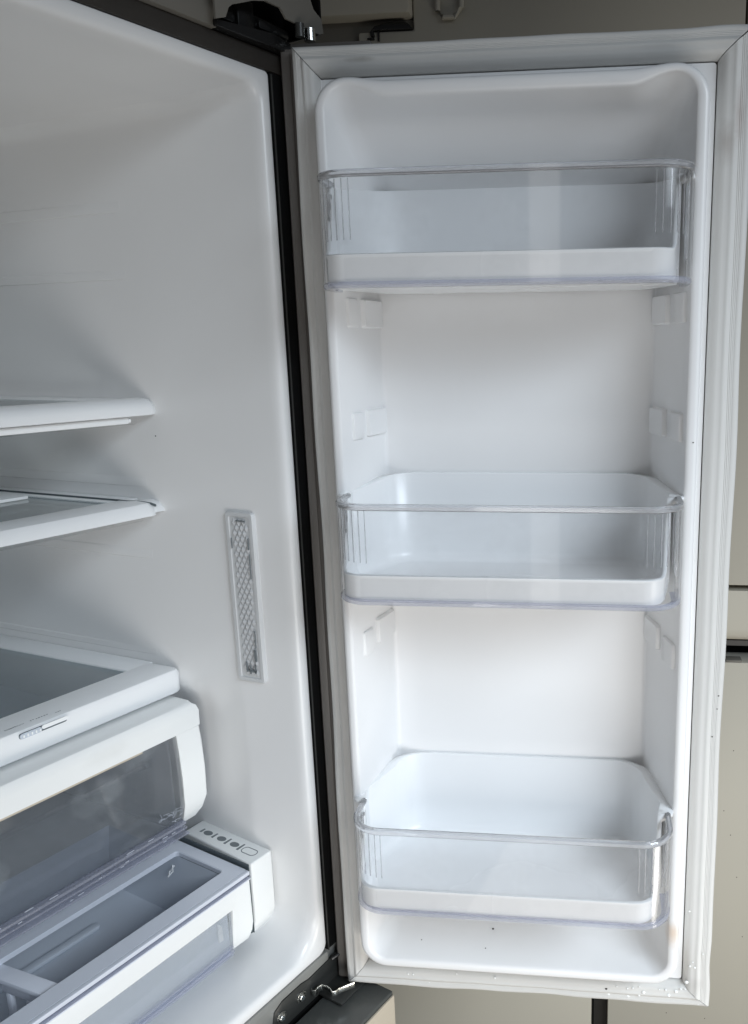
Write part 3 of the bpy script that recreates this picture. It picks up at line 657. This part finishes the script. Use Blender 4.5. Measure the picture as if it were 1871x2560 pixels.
        mark([(-0.2362, y_, 0.0006, 0.0022), (-0.2349, y_+0.0006, 0.0022, 0.0007), (-0.2322, y_, 0.0006, 0.0018), (-0.2310, y_, 0.0017, 0.0007), (-0.2306, y_+0.0012, 0.0009, 0.0006), (-0.2284, y_+0.0003, 0.0012, 0.0014), (-0.2262, y_, 0.0007, 0.0024), (-0.2246, y_+0.0007, 0.0015, 0.0006)])
        mark([(-0.2222, y_+0.0005, 0.0017, 0.0006), (-0.2196, y_+0.0008, 0.0012, 0.0005), (-0.2178, y_+0.0007, 0.0006, 0.0006)])
        mark([(-0.2105, y_, 0.0007, 0.0020), (-0.2080, y_+0.0014, 0.0013, 0.0007), (-0.2052, y_, 0.0014, 0.0009), (-0.2026, y_+0.0003, 0.0020, 0.0011), (-0.1995, y_+0.0006, 0.0015, 0.0008), (-0.1968, y_+0.0004, 0.0018, 0.0009), (-0.1938, y_+0.0006, 0.0014, 0.0008)])
        mark([(-0.1862, y_-0.003, 0.0012, 0.0008), (-0.1842, y_-0.003, 0.0020, 0.0006), (-0.1815, y_-0.003, 0.0008, 0.0010)])
    return root
shelf(0.6645, 'upper glass shelf, whose rail shows under its white front edge', 1)
shelf(0.5500, 'middle glass shelf with a dark slide groove at its right end', 2)
shelf(0.3475, 'broad glass shelf with a small slider, covering the clear crisper drawer', 3)

# ------------------------------------------------------------------ crisper drawer
cr_ = empty('crisper_drawer', (-0.22, 0.30, 0.15), 'dusty clear crisper drawer with white handle frame under the broad shelf', 'drawer'); CI = invof(cr_)
YF = 0.140
hp = [(0.1400, 0.2815), (0.1392, 0.300), (0.1400, 0.3085), (0.1425, 0.3125), (0.1475, 0.3146), (0.180, 0.3135), (0.180, 0.3100), (0.1500, 0.3085), (0.1470, 0.300), (0.1470, 0.2815)]
def hx(z): return -0.0478 if z > 0.312 else (-0.0430 if z > 0.308 else -0.0405)
rings = [[(x, y, z) for y, z in hp] for x in (-0.42, -0.30, -0.20, -0.10)]+[[(min(-0.0520, hx(z)-0.006), y, z) for y, z in hp], [(hx(z), y+0.0010, z-(0.0012 if z > 0.305 else 0)) for y, z in hp]]
mb = MB(); mb.loft(rings, True, True)
def yst(z): return YF+(0.0 if z > 0.20 else (0.20-z)**2*9.0)
rim_o = [(-0.0405, 0.2814), (-0.0386, 0.262), (-0.0372, 0.225), (-0.0375, 0.190), (-0.0410, 0.1740), (-0.0480, 0.1640)]
rim_i = [(-0.0744, 0.2814), (-0.0730, 0.262), (-0.0715, 0.225), (-0.0715, 0.190), (-0.0705, 0.1740), (-0.0690, 0.1630)]
rings = []
for (xo, zo), (xi, zi) in zip(rim_o, rim_i):
    rings.append([(xi, yst(zi), zi), (xo-0.003, yst(zo), zo), (xo, yst(zo)+0.003, zo), (xo, yst(zo)+0.016, zo), (xi, yst(zi)+0.008, zi)])
mb.loft(rings, True, True)
mb.make('front_frame', M['drawerwhite'], cr_, inv=CI, smooth=35)
mb = MB(); mb.box((-0.300, YF+0.0006, 0.2790), (-0.118, YF+0.0040, 0.2813)); mb.make('label_ledge', M['tan'], cr_, inv=CI, bevel=0.0004)
mb = MB(); cpf = [(0.2812, 0.0), (0.24, 0.0), (0.21, 0.0), (0.19, 0.0010), (0.175, 0.0050), (0.168, 0.0090)]
v = [];  f_ = []
ins = [(YF+0.0015+d, z) for z, d in cpf]; ous = [(YF+0.0040+d, z) for z, d in cpf]
poly = ins+ous[::-1]
mb.prism(poly, lambda y, z: (-0.42, y, z), lambda y, z: (-0.0726 if z > 0.2 else -0.0712, y, z)); cw_ = mb.make('clear_window', M['crisper'], cr_, inv=CI)
for (y0, z0, y1, z1) in ((0.143, 0.1655, 0.152, 0.1690), (0.142, 0.1600, 0.158, 0.1625), (0.139, 0.1540, 0.160, 0.1562)):
    mb = MB(); mb.box((-0.42, y0, z0), (-0.0700, y1, z1)); mb.make('drawer_lip', M['lip'], cw_, bevel=0.0008)
mb = MB()
for k in range(30):                                  # fine scratches and chips along the clear bottom lip
    x = random.uniform(-0.40, -0.09); l = random.uniform(0.0015, 0.009); z = random.uniform(0.1563, 0.172); y = 0.1445 if z > 0.1655 else 0.1425
    mb.box((x, y-0.0006, z), (x+l, y, z+0.0004))
o = mb.make('scratches', M['drawergrey'], cw_, smooth=0); o['kind'] = 'stuff'
mb = MB()
for k in range(15):
    a = random.uniform(0, pi); q = Vector((random.gauss(-0.083, 0.008), 0.1475, random.gauss(0.180, 0.005))); l = random.uniform(0.002, 0.006)
    mb.tube([q-Vector((cos(a)*l, 0, sin(a)*l)), q, q+Vector((cos(a+0.6)*l, 0.001, sin(a+0.6)*l))], 0.00026, 5)
o = mb.make('cracks', M['drawergrey'], cw_, smooth=0); o['kind'] = 'stuff'
mb = MB()
sx = lambda y: -0.078-0.10*(y-0.15)
mb.prism([(0.150, 0.160), (0.56, 0.168), (0.56, 0.300), (0.150, 0.285)], lambda y, z: (sx(y), y, z), lambda y, z: (sx(y)-0.0025, y, z))
mb.prism([(0.150, 0), (0.56, 0), (0.56, 1), (0.150, 1)], lambda y, k: ((sx(y)-0.003 if k else -0.42), y, 0.160+0.02*(y-0.15)), lambda y, k: ((sx(y)-0.003 if k else -0.42), y, 0.1625+0.02*(y-0.15)))
mb.box((-0.42, 0.560, 0.168), (-0.12, 0.5625, 0.300)); mb.make('drawer_body', M['crisperin'], cr_, inv=CI)
mb = MB(); mb.box((-0.42, 0.1478, 0.2555), (-0.112, 0.1520, 0.2600)); mb.cyl((-0.112, 0.150, 0.258), (1, 0, 0), 0.004, 0.006, 12); mb.make('support_rail', M['crisper'], cr_, inv=CI, bevel=0.0006)
for (x, a) in ((-0.20, 0.055), (-0.36, 0.05)):
    mb = MB(); mb.prism([(0.40, 0.17), (0.47, 0.172), (0.47, 0.29), (0.40, 0.29)], lambda y, z: (x, y, z), lambda y, z: (x-0.002, y, z)); mb.make('divider', M['crisperin'], cr_, inv=CI)

# ------------------------------------------------------------------ wide bottom drawer
pd = empty('pantry_drawer', (-0.42, 0.14, 0.02), 'wide bottom drawer with a white front band, open grey basin and divider', 'drawer'); PI_ = invof(pd)
def dp(mb, name, m, **k): return mb.make(name, m, pd, inv=PI_, **k)
ZD = 0.1250
# top frame with the opening (left part outside the picture)
o_ = rr(-0.78, -0.0577, 0.0600, 0.1975, 0.003, 6, (1, 1, 1, 1)); i_ = rr(-0.70, -0.0738, 0.0810, 0.1625, 0.006, 6, (1, 1, 1, 1))
mb = MB(); L_ = lambda r, z: [(x, y, z) for x, y in r]
mb.loft([L_(o_, ZD-0.006), L_(o_, ZD-0.0008), L_([(x+(0.0008 if x < -0.4 else -0.0008), y) for x, y in o_], ZD), L_([(x+(-0.0012 if x < -0.4 else 0.0012), y) for x, y in i_], ZD), L_(i_, ZD-0.0010), L_(i_, ZD-0.006), L_(o_, ZD-0.006)])
dp(mb, 'rim_frame', M['drawergrey'], smooth=30)
# basin
tp = [(-0.70, 0.0812), (-0.0742, 0.0812), (-0.0742, 0.2950), (-0.70, 0.2950)]
bt = [(-0.69, 0.0875), (-0.0860, 0.0875), (-0.0900, 0.2850), (-0.69, 0.2850)]
mb = MB(); mb.loft([[(x, y, ZD-0.0062) for x, y in tp], [(x, y, 0.048) for x, y in bt]], cap1=True); dp(mb, 'basin', M['basin'], fix=False, smooth=0)
mb = MB(); mb.prism([(p[0], p[1]) for p in rr(-0.40, -0.147, 0.2130, 0.2240, 0.005, 6, (1, 1, 1, 1))], lambda x, y: (x, y, 0.0482), lambda x, y: (x, y, 0.0540)); dp(mb, 'floor_rib', M['basin'], bevel=0.002)
mb = MB(); mb.box((-0.36, 0.0925, 0.0482), (-0.115, 0.0965, 0.0520)); dp(mb, 'floor_rib', M['basin'], bevel=0.0015)
mb = MB(); mb.tube([(-0.084, 0.158, 0.113), (-0.088, 0.154, 0.108), (-0.093, 0.156, 0.104), (-0.087, 0.1605, 0.106), (-0.083, 0.157, 0.112)], 0.0010, 6); dp(mb, 'end_catch', M['white'])
# divider across the basin
mb = MB()
mb.prism([(-0.2665, 0.0818), (-0.2930, 0.2400), (-0.3090, 0.2400), (-0.2838, 0.0818)], lambda x, y: (x, y, 0.1135), lambda x, y: (x, y, 0.1192))
def vx(y): return -0.2752-(y-0.0818)*0.165
mb.prism([(0.0830, 0.1134), (0.1500, 0.1134), (0.1480, 0.100), (0.0920, 0.100), (0.0870, 0.052), (0.0830, 0.052)], lambda y, z: (vx(y)-0.004, y, z), lambda y, z: (vx(y)+0.001, y, z))
for y_ in (0.112, 0.139):
    mb.prism([(y_, 0.0999), (y_+0.006, 0.0999), (y_+0.006, 0.052), (y_, 0.052)], lambda y, z: (vx(y)-0.004, y, z), lambda y, z: (vx(y)+0.001, y, z))
dp(mb, 'divider', M['drawergrey'], bevel=0.0012)
# clear layered lip along the front edge
for (y0, y1, z0, z1, mm) in ((0.0545, 0.0598, 0.1205, 0.1250, 'drawergrey'), (0.0525, 0.0596, 0.1172, 0.1196, 'clearedge'), (0.0535, 0.0590, 0.1148, 0.1166, 'drawergrey')):
    mb = MB(); mb.box((-0.78, y0, z0), (-0.0585, y1, z1)); dp(mb, 'clear_lip', M['lavender' if mm == 'clearedge' else mm], bevel=0.0006)
# white front band and right stile
fp = [(-0.78, 0.1146), (-0.0592, 0.1146), (-0.0586, 0.058), (-0.0592, 0.0470), (-0.0625, 0.0362), (-0.0860, 0.0378), (-0.0872, 0.045), (-0.0858, 0.0905), (-0.0875, 0.0912), (-0.78, 0.0900)]
mb = MB(); mb.prism(fp, lambda x, z: (x, 0.0550 if z > 0.05 else 0.0560+(0.05-z)*0.35, z), lambda x, z: (x, 0.0640, z)); dp(mb, 'front_band', M['drawerwhite'], bevel=0.0010)
mb = MB(); mb.box((-0.0562, 0.0585, 0.040), (-0.0552, 0.19, 0.1300)); mb.box((-0.0586, 0.0600, 0.040), (-0.0562, 0.19, 0.1232)); dp(mb, 'seal_strip', M['mark'])
mb = MB(); mb.box((-0.78, 0.0580, 0.0420), (-0.0874, 0.0602, 0.0898)); fwn = dp(mb, 'front_window', M['drawerlid'])
for (z0, z1, y0) in ((0.0385, 0.0415, 0.0545), (0.0335, 0.0362, 0.0560), (0.0440, 0.0455, 0.0560)):
    mb = MB(); mb.box((-0.78, y0, z0), (-0.0884, y0+0.006, z1)); mb.make('window_lip', M['lavender'], fwn, bevel=0.0006)
mb = MB(); mb.box((-0.78, 0.0640, 0.0300), (-0.0872, 0.0670, 0.0885)); mb.box((-0.78, 0.066, 0.0285), (-0.0872, 0.16, 0.0298)); dp(mb, 'liner_panel', M['basin'])
mb = MB(); mb.prism([(-0.1035, 0.058), (-0.0975, 0.058), (-0.0980, 0.0765), (-0.1035, 0.083)], lambda x, z: (x, 0.0604, z), lambda x, z: (x, 0.0636, z)); dp(mb, 'window_tab', M['white'], bevel=0.0006)

# ------------------------------------------------------------------ things behind the open door
def bgroot(name, s, z, label, cat, n=-0.55):
    o = empty(name, DM @ Vector(P(s, n, z)), label, cat, rotz=DROT); return o
def bgpart(root, mb, name, m, **k): return mb.make(name, m, root, inv=invof(root) @ DM, **k)
NB = -0.50
r1 = bgroot('refrigerator', 0.6, -0.86, 'beige refrigerator behind the open door, with two dark gaps between its fronts', 'refrigerator')
mb = MB(); mb.box(P(-0.02, NB-0.055, -0.85), P(1.2, NB-0.60, 1.9)); bgpart(r1, mb, 'cabinet_body', M['black'])
mb = MB(); mb.prism([(-0.086, 0.3250), (0.4880, 0.3250), (0.4880, 1.90), (-0.0008, 1.90), (-0.0008, 1.1840), (-0.086, 1.1840)], lambda s, z: P(s, NB, z), lambda s, z: P(s, NB-0.05, z)); bgpart(r1, mb, 'door_panel', M['beige'], bevel=0.003)
mb = MB(); mb.box(P(0.4915, NB, 0.3250), P(1.2, NB-0.05, 1.9)); bgpart(r1, mb, 'door_panel', M['beige'], bevel=0.003)
# middle drawer front, rolled under along its lower edge
pr = [(NB, 0.3160), (NB, 0.250), (NB-0.004, 0.236), (NB-0.012, 0.227), (NB-0.024, 0.2235), (NB-0.05, 0.2235), (NB-0.05, 0.3160)]
mb = MB(); mb.prism(pr, lambda n, z: P(-0.08, n, z), lambda n, z: P(1.2, n, z)); bgpart(r1, mb, 'drawer_front', M['beige'])
mb = MB(); mb.box(P(-0.08, NB-0.016, 0.2140), P(1.2, NB-0.05, 0.2232)); bgpart(r1, mb, 'handle_recess', M['taupe'])
mb = MB(); mb.box(P(0.3135, NB, -0.84), P(1.2, NB-0.05, 0.1895)); bgpart(r1, mb, 'drawer_front', M['beige'], bevel=0.002)
mb = MB(); mb.tube([P(0.038, NB+0.003, 1.30), P(0.038, NB+0.006, 1.205), P(0.046, NB+0.006, 1.1965), P(0.062, NB+0.006, 1.1965), P(0.0735, NB+0.006, 1.208), P(0.0735, NB+0.003, 1.30)], 0.0040, 10); bgpart(r1, mb, 'door_handle', M['beige'])
for (s_, z_) in ((0.5233, 0.0269), (0.5117, -0.0891), (0.5254, -0.1363), (0.5556, -0.3416), (0.4235, -0.5161), (0.495, -0.5224), (0.545, 0.10), (0.54, -0.22)):
    mb = MB(); mb.blob(P(s_, NB, z_), 0.0009, 0.0005, 0.0011); bgpart(r1, mb, 'dirt_speck', M['speck'])
mb = MB(); mb.box(P(0.503, NB+0.0005, 0.1897), P(0.53, NB-0.02, 0.1935)); bgpart(r1, mb, 'dust_smear', M['beigedark'], bevel=0.001)
r2 = bgroot('cabinet', 0.0, -0.86, 'plain beige lower cabinet left of the dark upright gap, under the door', 'cabinet')
mb = MB(); mb.box(P(-0.50, NB, -0.84), P(0.2830, NB-0.5, 0.17)); bgpart(r2, mb, 'cabinet_body', M['beige'], bevel=0.004)
mb = MB(); mb.box(P(0.2835, NB-0.028, -0.84), P(0.3130, NB-0.05, 0.17)); bgpart(r2, mb, 'gap_post', M['taupe'])
mb = MB(); mb.box(P(0.2850, NB-0.020, -0.84), P(0.2875, NB-0.0275, 0.17)); bgpart(r2, mb, 'gap_edge', M['black'])
r3 = bgroot('appliance', -0.2, 1.10, 'beige unit top with a black hinge in its recess, high behind the door', 'appliance')
mb = MB(); mb.box(P(-0.60, NB+0.02, 1.2010), P(-0.0020, NB-0.04, 1.60)); bgpart(r3, mb, 'cap_panel', M['beige'], bevel=0.004)
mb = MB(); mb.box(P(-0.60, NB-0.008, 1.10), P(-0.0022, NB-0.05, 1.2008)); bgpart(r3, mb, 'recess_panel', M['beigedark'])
mb = MB(); pp = [(-0.062, 1.1845), (-0.002, 1.1845), (-0.0075, 1.192), (-0.013, 1.1945), (-0.034, 1.1958), (-0.047, 1.194), (-0.060, 1.1905), (-0.068, 1.182), (-0.066, 1.1765), (-0.060, 1.176)]
mb.prism(pp, lambda s, z: P(s, NB+0.004, z), lambda s, z: P(s, NB-0.007, z)); mb.box(P(-0.0720, NB+0.003, 1.1720), P(-0.0610, NB-0.007, 1.1755)); mb.box(P(-0.0560, NB+0.003, 1.1700), P(-0.0530, NB-0.007, 1.1842)); bgpart(r3, mb, 'hinge', M['blackgloss'], bevel=0.001)
# floor
mb = MB(); mb.add([(-6, -6, -0.865), (6, -6, -0.865), (6, 6, -0.865), (-6, 6, -0.865)], [(0, 1, 2, 3)])
fl = mb.make('floor', M['floor']); fl['kind'] = 'structure'
